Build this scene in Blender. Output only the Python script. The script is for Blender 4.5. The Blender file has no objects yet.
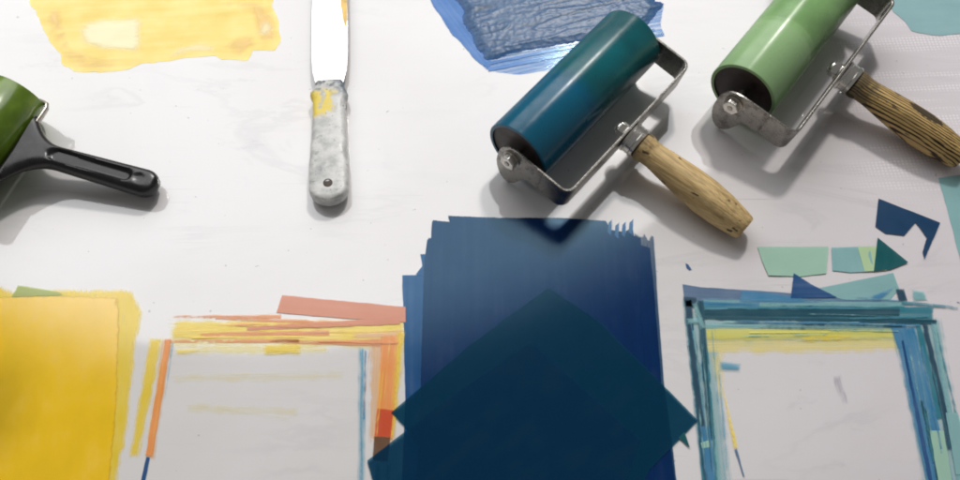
import bpy, bmesh, math, random
from mathutils import Vector, Matrix, noise
from mathutils.geometry import delaunay_2d_cdt
random.seed(7)
S = 0.01                                   # shapes are written in centimetres
scene = bpy.context.scene
C = scene.collection
# ------------------------------------------------------------------ camera
F_PX = 900.0; TILT = math.radians(28); DIST = 75.0
CAM = Vector((0, -DIST*math.sin(TILT), DIST*math.cos(TILT)))
cd = bpy.data.cameras.new('camera'); cam = bpy.data.objects.new('camera', cd); C.objects.link(cam)
cam.location = CAM*S; cam.rotation_euler = (TILT, 0, 0)
cd.sensor_width = 36; cd.lens = 36*F_PX/960; cd.clip_start = .01; cd.clip_end = 50
cd.dof.use_dof = True; cd.dof.focus_distance = .72; cd.dof.aperture_fstop = 22
scene.camera = cam
# ------------------------------------------------------------------ light
w = bpy.data.worlds.new('World'); scene.world = w; w.use_nodes = True
bg = w.node_tree.nodes['Background']; bg.inputs[0].default_value = (.98, .96, .94, 1); bg.inputs[1].default_value = .19
def area(name, loc, target, shape, sx, sy, energy, col, spread=180):
    d = bpy.data.lights.new(name, 'AREA'); d.shape = shape; d.size = sx
    if shape in ('ELLIPSE', 'RECTANGLE'): d.size_y = sy
    d.energy = energy; d.color = col; d.spread = math.radians(spread)
    o = bpy.data.objects.new(name, d); C.objects.link(o); o.location = loc
    o.rotation_euler = (Vector(target)-Vector(loc)).to_track_quat('-Z', 'Y').to_euler()
    return o
SUN_DIR = Vector((.19, .78, 1)).normalized()
area('sunlight_lamp', SUN_DIR*4, (0, 0, 0), 'DISK', .34, 0, 78, (1, .955, .90))
WIN_A, WIN_B, WIN_L = 2.4, 1.46, 3.0
WIN_LOC = (-.3116, 1.1628, 1.3531)             # centre of the window, 1.8 m from the work
area('window_light', WIN_LOC, (-.3116+.3462, 1.1628-1.2921, 1.3531-1.2044), 'ELLIPSE', WIN_A, WIN_B, WIN_L*math.pi*math.pi/4*WIN_A*WIN_B, (.98, .985, 1))
scene.view_settings.view_transform = 'Standard'; scene.view_settings.look = 'None'
scene.view_settings.exposure = -.13; scene.view_settings.gamma = 1
scene.render.engine = 'CYCLES'
scene.cycles.transparent_max_bounces = 40
scene.cycles.max_bounces = 8; scene.cycles.caustics_reflective = False; scene.cycles.caustics_refractive = False
scene.cycles.filter_width = 1.9

# ------------------------------------------------------------------ helpers
Rv = Vector((1, 0, 0)); Uv = Vector((0, math.cos(TILT), math.sin(TILT))); Fv = Vector((0, math.sin(TILT), -math.cos(TILT)))
def at(px, py, z=0.0):                     # photo pixel -> point (cm) on the plane at height z
    v = Fv*F_PX + Rv*(px-480) + Uv*(240-py)
    return CAM + v*((z-CAM.z)/v.z)
def lin(r, g, b):
    f = lambda c: (c/255)/12.92 if c/255 <= .04045 else ((c/255+.055)/1.055)**2.4
    return (f(r), f(g), f(b), 1)
def empty(name, loc, label, cat, group=None, rz=0, rx=0):
    o = bpy.data.objects.new(name, None); C.objects.link(o); o.empty_display_size = .02
    o.location = Vector(loc)*S; o.rotation_euler = (rx, 0, rz)
    o['label'] = label; o['category'] = cat
    if group: o['group'] = group
    return o
def tag(o, label, cat=None, group=None):
    o['label'] = label
    if cat: o['category'] = cat
    if group: o['group'] = group
    return o
def obj(name, bm, mat, parent=None, smooth=True, angle=35, bevel=0, label=None):
    bmesh.ops.recalc_face_normals(bm, faces=bm.faces)
    bmesh.ops.scale(bm, vec=(S, S, S), verts=bm.verts)
    me = bpy.data.meshes.new(name); bm.to_mesh(me); bm.free()
    me.materials.append(mat)
    o = bpy.data.objects.new(name, me); C.objects.link(o)
    if smooth:
        for p in me.polygons: p.use_smooth = True
        try: me.set_sharp_from_angle(angle=math.radians(angle))
        except Exception: pass
    if bevel:
        m = o.modifiers.new('bevel', 'BEVEL'); m.width = bevel*S; m.segments = 3; m.limit_method = 'ANGLE'; m.angle_limit = math.radians(30)
    if parent: o.parent = parent
    if label: o['label'] = label
    return o
def lathe(bm, prof, origin, axis, seg=48, xf=None):
    """prof: (distance along axis, radius)"""
    axis = Vector(axis).normalized(); a = axis.orthogonal().normalized(); b = axis.cross(a)
    rings = []
    for (t, r) in prof:
        c = Vector(origin)+axis*t
        if r < 1e-6: rings.append([bm.verts.new(c)])
        else: rings.append([bm.verts.new(c+(a*math.cos(2*math.pi*k/seg)+b*math.sin(2*math.pi*k/seg))*r) for k in range(seg)])
    for A, B in zip(rings, rings[1:]):
        for k in range(seg):
            k2 = (k+1) % seg
            if len(A) == 1 and len(B) > 1: bm.faces.new((A[0], B[k], B[k2]))
            elif len(B) == 1 and len(A) > 1: bm.faces.new((A[k], A[k2], B[0]))
            elif len(A) > 1: bm.faces.new((A[k], A[k2], B[k2], B[k]))
    return rings
def prism(bm, pts, n, depth):
    """closed polygon pts (3D, planar) extruded by n*depth"""
    n = Vector(n)*depth
    A = [bm.verts.new(Vector(p)) for p in pts]; B = [bm.verts.new(Vector(p)+n) for p in pts]
    bm.faces.new(A); bm.faces.new(B[::-1])
    for i in range(len(A)):
        j = (i+1) % len(A); bm.faces.new((A[i], A[j], B[j], B[i]))
def smooth_poly(pts, it=2):
    for _ in range(it):
        q = []
        for i in range(len(pts)):
            a = Vector(pts[i]); b = Vector(pts[(i+1) % len(pts)])
            q += [a.lerp(b, .25), a.lerp(b, .75)]
        pts = q
    return pts
# ------------------------------------------------------------------ materials
class NT:
    def __init__(s, name):
        s.m = bpy.data.materials.new(name); s.m.use_nodes = True; s.t = s.m.node_tree; s.t.nodes.clear()
        s.out = s.n('ShaderNodeOutputMaterial')
    def n(s, typ, ins=None, **kw):
        nd = s.t.nodes.new(typ)
        for k, v in kw.items(): setattr(nd, k, v)
        for k, v in (ins or {}).items():
            if isinstance(v, bpy.types.NodeSocket): s.t.links.new(v, nd.inputs[k])
            else: nd.inputs[k].default_value = v
        return nd
    def math(s, op, a, b=0.5, clamp=False):
        return s.n('ShaderNodeMath', {0: a, 1: b}, operation=op, use_clamp=clamp).outputs[0]
    def rng(s, v, a, b, c=0., d=1., smooth=True):
        return s.n('ShaderNodeMapRange', {0: v, 1: a, 2: b, 3: c, 4: d}, interpolation_type='SMOOTHSTEP' if smooth else 'LINEAR').outputs[0]
    def noise(s, vec, scale, detail=4, rough=.55, dist=0.):
        return s.n('ShaderNodeTexNoise', {'Vector': vec, 'Scale': scale, 'Detail': detail, 'Roughness': rough, 'Distortion': dist}).outputs[0]
    def mix(s, f, a, b, typ='MIX'):
        nd = s.t.nodes.new('ShaderNodeMix'); nd.data_type = 'RGBA'; nd.blend_type = typ
        for i, v in ((0, f), (6, a), (7, b)):
            if isinstance(v, bpy.types.NodeSocket): s.t.links.new(v, nd.inputs[i])
            else: nd.inputs[i].default_value = v
        return nd.outputs[2]
    def mapping(s, vec, sc=(1, 1, 1), rot=(0, 0, 0), loc=(0, 0, 0)):
        return s.n('ShaderNodeMapping', {'Vector': vec, 'Scale': sc, 'Rotation': rot, 'Location': loc}).outputs[0]
    def done(s, sock): s.t.links.new(sock, s.out.inputs[0]); return s.m
    def bump(s, h, strength, dist=.001):
        return s.n('ShaderNodeBump', {'Height': h, 'Strength': strength, 'Distance': dist}).outputs[0]

def ink(name, col, tint=None, op=.5, dens=(0, .25), sx=.12, sy=2.2, feather=.12, edge=0., rough=.2, var=.25, stip=.0, thick=1.0, blot=0., gloss=1.2, scat=.8, gcol=(1, 1, 1, 1)):
    """wet printing ink rolled or dragged over the sheet: it filters the light under it (tint) and covers it (op).
    dens: streak threshold of the dry drag marks; feather: cm over which the rim thins; uv is in cm, u along the stroke"""
    q = NT(name); tint = tint or col
    uv = q.n('ShaderNodeUVMap').outputs[0]
    st = q.noise(q.mapping(uv, (sx, sy, 1)), 1.0, 5, .6)
    fine = q.noise(q.mapping(uv, (sx*3, sy*4, 1)), 1.0, 3, .6)
    cloud = q.noise(uv, .35, 3, .5)
    d = q.n('ShaderNodeAttribute', attribute_name='rim').outputs['Fac']
    dn = q.math('ADD', d, q.math('MULTIPLY', q.math('SUBTRACT', fine, .5), min(feather, .45)*1.6))
    rim = q.rng(dn, 0.0, max(feather, .01))
    pres = q.rng(q.math('ADD', q.math('MULTIPLY', st, .7), q.math('MULTIPLY', fine, .3)), dens[0]*1.0, dens[1]+.001) if dens[1] > 0 else None
    P = rim if pres is None else q.math('MULTIPLY', rim, pres)
    P = q.math('MULTIPLY', P, thick)
    # colour: pigment thicker or thinner
    k = q.math('MULTIPLY', q.math('SUBTRACT', q.math('ADD', q.math('MULTIPLY', st, .5), q.math('MULTIPLY', cloud, .5)), .5), var*2)
    hsv = q.n('ShaderNodeHueSaturation', {'Color': col, 'Value': q.math('ADD', 1.0, q.math('MULTIPLY', k, -2.2)), 'Saturation': q.math('ADD', 1.0, k)}).outputs[0]
    opn = q.math('ADD', op, q.math('MULTIPLY', k, 1.0), True)
    if edge:
        rimk = q.rng(d, .02, .22, edge, 0.)
        opn = q.math('ADD', opn, rimk, True)
    tn = q.mix(q.math('ADD', .85, k, True), (1, 1, 1, 1), tint)
    if blot:
        b = q.rng(q.noise(uv, .5, 2, .5), .52, .62, 0, blot)
        tn = q.mix(b, tn, (1, 1, 1, 1)); opn = q.math('MULTIPLY', opn, q.math('SUBTRACT', 1.0, b))
    hb = q.math('ADD', q.math('MULTIPLY', fine, .4), q.math('MULTIPLY', q.noise(uv, 9, 4, .7), stip))
    nrm = q.bump(hb, .35 if not stip else .22, .00024)
    # thin ink scatters part of the light that reaches the white sheet under it back out
    O = q.math('MULTIPLY', P, opn)
    hsv = q.n('ShaderNodeVectorMath', {0: hsv, 1: q.n('ShaderNodeVectorMath', {0: tn, 'Scale': q.math('MULTIPLY', q.math('SUBTRACT', 1.0, O, True), .66*scat)}, operation='SCALE').outputs[0]}, operation='ADD').outputs[0]
    body = q.n('ShaderNodeMixShader', {0: opn, 1: q.n('ShaderNodeBsdfTransparent', {0: tn}).outputs[0], 2: q.n('ShaderNodeBsdfDiffuse', {0: hsv, 'Normal': nrm}).outputs[0]}).outputs[0]
    fr = q.n('ShaderNodeFresnel', {0: 1.62}).outputs[0]
    ff = q.math('MULTIPLY', fr, gloss)
    glo = q.n('ShaderNodeBsdfGlossy', {0: gcol, 'Roughness': rough*.55, 'Normal': nrm}).outputs[0]
    full = q.n('ShaderNodeMixShader', {0: ff, 1: body, 2: glo}).outputs[0]
    return q.done(q.n('ShaderNodeMixShader', {0: P, 1: q.n('ShaderNodeBsdfTransparent', {0: (1, 1, 1, 1)}).outputs[0], 2: full}).outputs[0])

def metal(name, col=(.62, .60, .57, 1), rough=.28, dirt=.5, dcol=(.10, .085, .06, 1), scale=90):
    q = NT(name); p = q.n('ShaderNodeTexCoord').outputs['Object']
    n1 = q.noise(p, scale, 6, .65); n2 = q.noise(q.mapping(p, (1, 1, 6)), scale*6, 3, .6)
    f = q.rng(n1, .45, .72, 0, dirt)
    base = q.mix(f, col, dcol)
    b = q.n('ShaderNodeBsdfPrincipled', {'Base Color': base, 'Metallic': q.math('SUBTRACT', 1.0, q.math('MULTIPLY', f, .8)), 'Roughness': q.rng(n2, .3, .7, rough*.8, rough*1.5), 'Normal': q.bump(n2, .15, .0003)})
    return q.done(b.outputs[0])
def plain(name, col, rough=.4, var=.3, scale=60, spec=.5, bump=.1, coat=0):
    q = NT(name); p = q.n('ShaderNodeTexCoord').outputs['Object']
    n1 = q.noise(p, scale, 5, .6)
    c = q.n('ShaderNodeHueSaturation', {'Color': col, 'Value': q.rng(n1, .3, .7, 1-var, 1+var)}).outputs[0]
    b = q.n('ShaderNodeBsdfPrincipled', {'Base Color': c, 'Roughness': q.rng(n1, .3, .7, rough*.8, rough*1.2), 'Specular IOR Level': spec, 'Coat Weight': coat, 'Normal': q.bump(q.noise(p, scale*8, 3), bump, .0005)})
    return q.done(b.outputs[0])

def table_mat():
    q = NT('milky_sheet'); p = q.n('ShaderNodeTexCoord').outputs['Object']
    cloud = q.noise(p, 3.2, 5, .55, .6)
    vein = q.noise(q.mapping(p, (3, 11, 1), (0, 0, .35)), 1.0, 6, .6, 1.2)
    v = q.math('ABSOLUTE', q.math('SUBTRACT', vein, .5)); v = q.rng(v, 0, .035, 1, 0)
    v = q.math('MULTIPLY', v, q.rng(q.noise(p, 5, 3), .45, .65))
    fine = q.noise(q.mapping(p, (6, 60, 1), (0, 0, -.08)), 1.0, 5, .6)
    c = q.mix(q.rng(cloud, .35, .65), (.69, .675, .67, 1), (.745, .735, .74, 1))
    # the sheet is pinker and greyer to the right
    sx = q.n('ShaderNodeSeparateXYZ', {0: p})
    c = q.mix(q.rng(sx.outputs[0], .05, .42, 0, .55), c, (.66, .60, .655, 1))
    c = q.mix(q.math('MULTIPLY', v, .17), c, (.33, .33, .35, 1))
    c = q.mix(q.rng(fine, .55, .8, 0, .10), c, (.42, .42, .43, 1))
    # old ink stains and specks
    sp = q.rng(q.noise(p, 150, 2, .5), .73, .76, 0, .5)
    c = q.mix(sp, c, (.25, .25, .27, 1))
    st = q.math('MULTIPLY', q.rng(q.noise(q.mapping(p, (9, 22, 1), (0, 0, .2)), 1., 6, .7), .60, .75), q.rng(q.noise(p, 4, 2), .5, .62))
    c = q.mix(q.math('MULTIPLY', st, .36), c, (.30, .32, .36, 1))
    for k, (rot, sc) in enumerate(((.3, 300), (-.9, 260), (1.4, 340))):       # hairline scratches
        w = q.noise(q.mapping(p, (5, sc, 1), (0, 0, rot), (k*3., k, 0)), 1.0, 1, .5)
        w = q.math('MULTIPLY', q.rng(w, .74, .80), q.rng(q.noise(p, 6+k, 2), .50, .6))
        c = q.mix(q.math('MULTIPLY', w, .35), c, (.36, .35, .36, 1))
    # broad wiped smudges of old ink
    sm = q.math('MULTIPLY', q.rng(q.noise(q.mapping(p, (3.5, 14, 1), (0, 0, .12), (5, 2, 0)), 1., 5, .65, .5), .55, .75), .10)
    c = q.mix(sm, c, (.40, .46, .50, 1))
    # faint rows of embossed dots near the right edge
    dots = q.n('ShaderNodeTexVoronoi', {'Vector': q.mapping(p, (300, 330, 1), (0, 0, -.06)), 'Scale': 1.0, 'Randomness': .15}).outputs['Distance']
    dm = q.math('MULTIPLY', q.rng(dots, .25, .42, 1, 0), q.math('MULTIPLY', q.rng(sx.outputs[0], .30, .37), q.rng(sx.outputs[1], .02, .07)))
    dm = q.math('MULTIPLY', dm, q.rng(q.noise(q.mapping(p, (4, 60, 1), (0, 0, -.1)), 1., 3), .45, .6))
    c = q.mix(q.math('MULTIPLY', dm, .9), c, (.86, .82, .86, 1))
    b = q.n('ShaderNodeBsdfPrincipled', {'Base Color': c, 'Roughness': .06, 'IOR': 1.65, 'Specular IOR Level': .72,
        'Normal': q.bump(q.noise(p, 18, 4, .5), .02, .001)})
    return q.done(b.outputs[0])
M_TABLE = table_mat()
bm = bmesh.new(); prism(bm, [(-150, -120, -1.2), (150, -120, -1.2), (150, 140, -1.2), (-150, 140, -1.2)], (0, 0, 1), 1.2)
tb = obj('table_surface', bm, M_TABLE, smooth=False); tb['kind'] = 'structure'; tb['label'] = 'milky white glossy work surface'

# ------------------------------------------------------------------ ink films
def in_poly(x, y, P):
    c = False; j = len(P)-1
    for i in range(len(P)):
        if (P[i][1] > y) != (P[j][1] > y) and x < (P[j][0]-P[i][0])*(y-P[i][1])/(P[j][1]-P[i][1])+P[i][0]: c = not c
        j = i
    return c
def dist_poly(p, P):
    best = 1e9
    for i in range(len(P)):
        a = P[i]; b = P[(i+1) % len(P)]; ab = b-a; t = max(0, min(1, (p-a).dot(ab)/max(ab.dot(ab), 1e-9)))
        best = min(best, (p-(a+ab*t)).length)
    return best
def outline(px, step, jit, z=0):
    W = [at(x, y, z).to_2d() for x, y in px]; out = []
    for i in range(len(W)):
        a = W[i]; b = W[(i+1) % len(W)]; n = max(1, int((b-a).length/step)); nn = (b-a).normalized(); nn = Vector((-nn.y, nn.x))
        for k in range(n):
            p = a.lerp(b, k/n)
            if k: p = p+nn*jit*(noise.noise(Vector((p.x*1.3, p.y*1.3, 3)))*1.2+noise.noise(Vector((p.x*5, p.y*5, 9)))*.7)
            out.append(p)
    return out
def film(name, px, z, mat, parent=None, along=None, jit=.05, grid=None, step=.5, relief=None, label=None, hw=None):
    """px: outline of the film on the sheet; z in mm above the sheet; along: pixel segment giving the drag direction"""
    z = z*.1
    P = outline(px, step, jit)
    xs = [p.x for p in P]; ys = [p.y for p in P]
    w0 = max(xs)-min(xs); h0 = max(ys)-min(ys)
    g = grid or max(.22, min(1.2, min(w0, h0)/6))
    inner = []
    y = min(ys)+g/2
    r = 0
    while y < max(ys):
        x = min(xs)+g/2+(g/2 if r % 2 else 0)
        while x < max(xs):
            if in_poly(x, y, P):
                v = Vector((x, y)); d = dist_poly(v, P)
                if d > g*.35: inner.append(v)
            x += g
        y += g; r += 1
    # a ring just inside the rim so the rim stays crisp
    ring = []
    for i, p in enumerate(P):
        a = P[i-1]; b = P[(i+1) % len(P)]; t = (b-a).normalized(); nrm = Vector((-t.y, t.x))
        for s in (1, -1):
            ro = .13 if not hw else min(.13, hw*.55)
            v = p+nrm*s*ro
            if in_poly(v.x, v.y, P) and dist_poly(v, P) > ro*.6: ring.append(v); break
    vs = P+ring+inner
    ed = [(i, (i+1) % len(P)) for i in range(len(P))]
    V, E, Fc, *_ = delaunay_2d_cdt(vs, ed, [list(range(len(P)))], 1, 1e-5)
    org = Vector((0, 0, 0)) if parent is None else parent.location/S
    cx = sum(xs)/len(xs); cy = sum(ys)/len(ys)
    o2 = Vector((cx, cy, 0)) if parent is None else org
    if along:
        a = at(*along[0]).to_2d(); b = at(*along[1]).to_2d(); u = (b-a).normalized()
    else:
        k = max(range(len(px)), key=lambda i: (at(*px[i])-at(*px[(i+1) % len(px)])).length)
        a = at(*px[k]).to_2d(); b = at(*px[(k+1) % len(px)]).to_2d(); u = (b-a).normalized()
    vv = Vector((-u.y, u.x)); off = (random.uniform(0, 60), random.uniform(0, 60))
    rim = [dist_poly(v, P)*(max(1, .26/hw) if hw else 1) for v in V]
    verts = []
    for v, d in zip(V, rim):
        zz = z+(relief(v, d, u, vv) if relief else 0)
        verts.append(((v.x-o2.x)*S, (v.y-o2.y)*S, (zz-0)*S))
    me = bpy.data.meshes.new(name); me.from_pydata(verts, [], [list(f) for f in Fc]); me.update()
    at_ = me.attributes.new('rim', 'FLOAT', 'POINT')
    for i, d in enumerate(rim): at_.data[i].value = d
    ul = me.uv_layers.new(name='UVMap')
    for lp in me.loops:
        v = V[lp.vertex_index]; ul.data[lp.index].uv = (v.dot(u)+off[0], v.dot(vv)+off[1])
    for p in me.polygons:
        p.use_smooth = True
    if me.polygons and me.polygons[0].normal.z < 0: me.flip_normals()
    me.materials.append(mat)
    o = bpy.data.objects.new(name, me); C.objects.link(o)
    if parent: o.parent = parent
    else: o.location = o2*S
    if label: o['label'] = label
    return o
def curl(v, d, u, vv):
    return .02+.05*max(0, noise.noise(Vector((v.x*.45, v.y*.45, 4)))+.25)*max(0, 1-d/1.2)
def band(name, a, b, w0, w1, z, mat, parent=None, jit=.04, **kw):
    """a straight drag mark from pixel a to pixel b with pixel widths w0, w1"""
    d = Vector((b[0]-a[0], b[1]-a[1])).normalized(); n = Vector((-d.y, d.x))
    jit = jit*1.5
    px = [(a[0]+n.x*w0/2, a[1]+n.y*w0/2), (b[0]+n.x*w1/2, b[1]+n.y*w1/2), (b[0]-n.x*w1/2, b[1]-n.y*w1/2), (a[0]-n.x*w0/2, a[1]-n.y*w0/2)]
    hw = (w0+w1)/4/12.5
    return film(name, px, z, mat, parent, along=(a, b), jit=min(jit, hw*.5), hw=hw, **kw)

K = {}
K['yel_smear'] = ink('yellow_smear_ink', lin(255, 222, 80), lin(255, 236, 140), 0.75, (0, 0), .10, 1.2, .12, .30, .22, .30)
K['yel_thin'] = ink('thin_yellow_ink', lin(255, 218, 50), lin(255, 236, 90), .55, (0.08, 0.5), .3, 3, 0.5, 0, .25, .2, stip=.5, scat=1.15)
K['yel_gold'] = ink('gold_yellow_ink', lin(255, 208, 0), lin(255, 210, 10), 0.85, (0, 0), .3, .6, .25, 0, .13, .12, stip=1., scat=.2, gloss=1.9)
K['olive'] = ink('olive_ink', lin(200, 200, 60), lin(238, 244, 186), 0, (0, 0), .3, .25, 6, 0, .3, .01, thick=.45, scat=0, gloss=1.0)
K['olive_chip'] = ink('olive_chip_ink', lin(165, 180, 60), lin(190, 205, 100), .6, (0, 0), .3, .5, .12, 0, .25, .2)
K['yel_line'] = ink('yellow_line_ink', lin(255, 224, 80), lin(255, 236, 120), 0.6, (0.1, 0.5), .10, 3.5, 0.35, 0, .3, .3, scat=1.15)
K['yel_faint'] = ink('faint_yellow_ink', lin(255, 232, 120), lin(255, 242, 170), .4, (0.2, 0.7), .12, 3.0, 0.5, 0, .3, .2, thick=.35, scat=1.2)
K['orange'] = ink('orange_ink', lin(250, 155, 72), lin(252, 185, 110), .7, (0.1, 0.48), .08, 3.0, 0.16, .1, .3, .2)
K['orange_line'] = ink('orange_line_ink', lin(240, 150, 80), lin(250, 190, 130), .6, (0.1, 0.55), .10, 3.5, 0.2, 0, .3, .3)
K['terra'] = ink('terracotta_ink', lin(214, 130, 92), lin(228, 160, 125), .8, (0, .2), .10, 1.5, .05, .05, .35, .08)
K['redo'] = ink('red_orange_ink', lin(225, 75, 20), lin(230, 110, 50), .6, (0, .2), .3, 1, .1, .1, .3, .15)
K['brown'] = ink('brown_ink', lin(95, 60, 25), lin(150, 95, 50), .75, (.2, .4), .3, 2, .1, .1, .3, .4)
K['cyan_line'] = ink('cyan_line_ink', lin(90, 170, 205), lin(130, 195, 215), .5, (0.1, 0.6), .06, 3.5, 0.4, 0, .3, .4, scat=1)
K['blue_line'] = ink('blue_line_ink', lin(20, 75, 130), lin(50, 110, 160), .8, (.1, .3), .1, 3, .06, .1, .3, .3)
K['navy'] = ink('navy_ink', lin(0, 38, 88), lin(5, 62, 125), 0.88, (0, .18), .06, 1.6, .05, 0, .20, .30, stip=1.1, scat=0, gloss=0.85, gcol=(.5, .82, 1, 1))
K['blue_film'] = ink('blue_film_ink', lin(8, 80, 142), lin(40, 115, 180), .55, (.10, .30), .05, 2.2, .06, .15, .28, .35, stip=.6, scat=0.4, gloss=.9, gcol=(.55, .85, 1, 1))
K['blue_spike'] = ink('pale_blue_streak_ink', lin(22, 72, 112), lin(60, 120, 155), .6, (.15, .48), .05, 4, .08, .05, .3, .4, scat=0.4, gloss=1.0)
K['green_film'] = ink('dark_green_film', lin(0, 64, 96), lin(70, 160, 180), 0.5, (0, 0), .2, .7, .04, .05, .22, .10, stip=.5, scat=0, gloss=0.6, gcol=(.5, .82, 1, 1))
K['green_film2'] = ink('deep_green_film', lin(0, 58, 94), lin(80, 165, 190), 0.5, (0, 0), .2, .7, .04, .05, .22, .12, stip=.5, scat=0, gloss=0.6, gcol=(.5, .82, 1, 1))
K['teal_dark'] = ink('dark_teal_ink', lin(6, 72, 90), lin(30, 120, 140), .82, (0.1, 0.55), .05, 3.2, 0.16, .05, .28, .30)
K['teal_mid'] = ink('mid_teal_ink', lin(48, 130, 150), lin(80, 160, 175), .65, (0.12, 0.58), .06, 3.0, 0.22, .05, .28, .35)
K['teal_pale'] = ink('pale_teal_ink', lin(140, 200, 206), lin(185, 225, 226), .5, (0.05, 0.5), .06, 3.0, 0.26, 0, .28, .3)
K['blue_mid'] = ink('mid_blue_ink', lin(58, 132, 178), lin(110, 170, 205), .72, (0.1, 0.56), .05, 2.8, 0.26, .05, .28, .35)
K['navy_line'] = ink('navy_line_ink', lin(10, 66, 92), lin(30, 80, 100), 0.78, (0.1, 0.5), .05, 3, 0.16, 0, .3, .3)
K['slate'] = ink('slate_blue_ink', lin(85, 115, 150), lin(140, 165, 190), .7, (.15, .35), .08, 2.5, .05, .1, .3, .3)
K['yel_green'] = ink('yellow_green_line_ink', lin(226, 222, 110), lin(240, 235, 150), .6, (0, 0.4), .06, 3, 0.4, 0, .3, .3, scat=1.1)
K['mint'] = ink('mint_skin', lin(154, 194, 174), lin(215, 238, 225), .85, (0, 0), .2, .6, .02, .18, .35, .06)
K['mint_yel'] = ink('yellow_mint_skin', lin(176, 206, 160), lin(225, 238, 210), .85, (0, 0), .2, .6, .02, .12, .35, .06)
K['mint_blue'] = ink('blue_mint_skin', lin(130, 178, 180), lin(200, 225, 225), .8, (0, 0), .2, .8, .02, .15, .35, .12)
K['aqua'] = ink('aqua_ink', lin(142, 182, 186), lin(190, 220, 222), .88, (0, 0), .15, .9, .03, -.1, .35, .10)
K['navy_skin'] = ink('navy_skin', lin(22, 62, 98), lin(40, 95, 130), .93, (0, 0), .2, .8, .02, .03, .35, .18, scat=0, gloss=1.0)
K['teal_skin'] = ink('teal_skin', lin(14, 88, 94), lin(40, 130, 130), .93, (0, 0), .3, 1.0, .02, .03, .35, .35, scat=0, gloss=1.0)
K['blue_wash'] = ink('blue_wash_ink', lin(45, 105, 195), lin(120, 170, 230), 0.55, (0.3, 0.66), .04, 2.2, 0.1, .35, .15, .5, gcol=(.6, .85, 1, 1))
K['blue_deep'] = ink('deep_blue_ink', lin(20, 85, 170), lin(70, 130, 205), 0.85, (.05, .25), .05, 2.5, .06, .1, .2, .4, gcol=(.6, .85, 1, 1))
K['smudge'] = ink('grey_smudge_ink', lin(120, 120, 150), lin(190, 190, 205), .35, (.3, .6), .2, 1.5, .45, 0, .3, .2, thick=.6)

K['cream'] = ink('scraped_cream_ink', lin(255, 246, 190), lin(255, 248, 210), .7, (.10, .40), .12, .9, 1.0, 0, .2, .12)
K['amber'] = ink('amber_ink', lin(255, 212, 96), lin(255, 226, 150), 0.6, (.15, .5), .10, 1.2, 1.0, 0, .2, .2)
K['yel_wash'] = ink('pale_yellow_wash', lin(255, 238, 150), lin(255, 244, 185), .5, (.05, .65), .08, 1.6, .7, 0, .3, .2, scat=1.2)
K['orange_wash'] = ink('pale_orange_wash', lin(250, 200, 150), lin(252, 220, 185), .5, (.1, .6), .08, 2.2, .4, 0, .3, .2, scat=1.1)
K['teal_wash'] = ink('pale_teal_wash', lin(165, 205, 212), lin(205, 228, 230), .5, (.05, .65), .08, 1.8, .7, 0, .3, .25, scat=1.05)
# yellow smear, top left
film('ink_smear', [(24, -40), (30, 6), (36, 11), (43, 30), (50, 43), (60, 53), (63, 66), (74, 72), (100, 73), (128, 70), (142, 64), (165, 62), (186, 58), (214, 56), (222, 60), (248, 61), (253, 51), (275, 51), (281, 42), (279, 20), (273, 8), (276, -40)],
     .2, K['yel_smear'], along=((60, 40), (260, 30)), jit=.12)
SM = bpy.data.objects['ink_smear']
def scraped(px, m, z, lb):
    o = film('scraped_patch', px, z, m, None, along=((60, 40), (260, 30)), jit=.1, label=lb)
    o.location = o.location-SM.location; o.parent = SM
scraped([(76, 24), (100, 18), (144, 14), (144, 36), (143, 54), (104, 52), (80, 45)], K['cream'], .35, 'pale scraped patch')
scraped([(166, 54), (178, 46), (196, 42), (218, 44), (214, 54), (190, 54), (172, 60)], K['cream'], .38, 'pale scraped patch')
scraped([(258, 24), (270, 18), (275, 30), (266, 38), (256, 36)], K['cream'], .36, 'pale scraped patch')
scraped([(44, 8), (62, 6), (66, 30), (72, 48), (100, 56), (144, 58), (140, 66), (100, 71), (74, 69), (60, 54), (48, 32)], K['amber'], .33, 'amber edge')
scraped([(205, 2), (262, 0), (276, 14), (279, 40), (252, 48), (240, 58), (215, 52), (238, 34), (254, 34), (250, 14)], K['amber'], .30, 'amber edge')
tag(SM, 'loose yellow ink smear with paler scraped patches left of the palette knife', 'ink smear')
# yellow square, bottom left
t = empty('ink_square', at(60, 400), 'rolled out square of golden yellow ink in the lower left corner', 'ink patch')
film('ink_layer', [(-60, 290), (2, 286), (14, 291), (60, 288), (84, 289), (120, 288), (134, 291), (137, 298), (144, 312), (141, 330), (137, 345), (134, 380), (129, 430), (120, 470), (112, 560), (-60, 560)], .2, K['yel_thin'], t, along=((100, 300), (92, 480)), jit=.14, label='thin lighter yellow rim layer')
film('ink_layer', [(-60, 297), (10, 296), (60, 295), (119, 297), (120, 330), (118, 400), (112, 470), (104, 560), (-60, 560)], .4, K['yel_gold'], t, along=((100, 300), (92, 480)), jit=.06)
film('ink_stain', [(-60, 330), (40, 335), (60, 380), (50, 440), (10, 480), (-60, 500)], .55, K['olive'], t, label='olive green tinge')
film('ink_chip', [(11, 298), (18, 285), (58, 291), (66, 296)], .6, K['olive_chip'], t, jit=.02, label='olive green ink chip on the upper edge')

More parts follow.
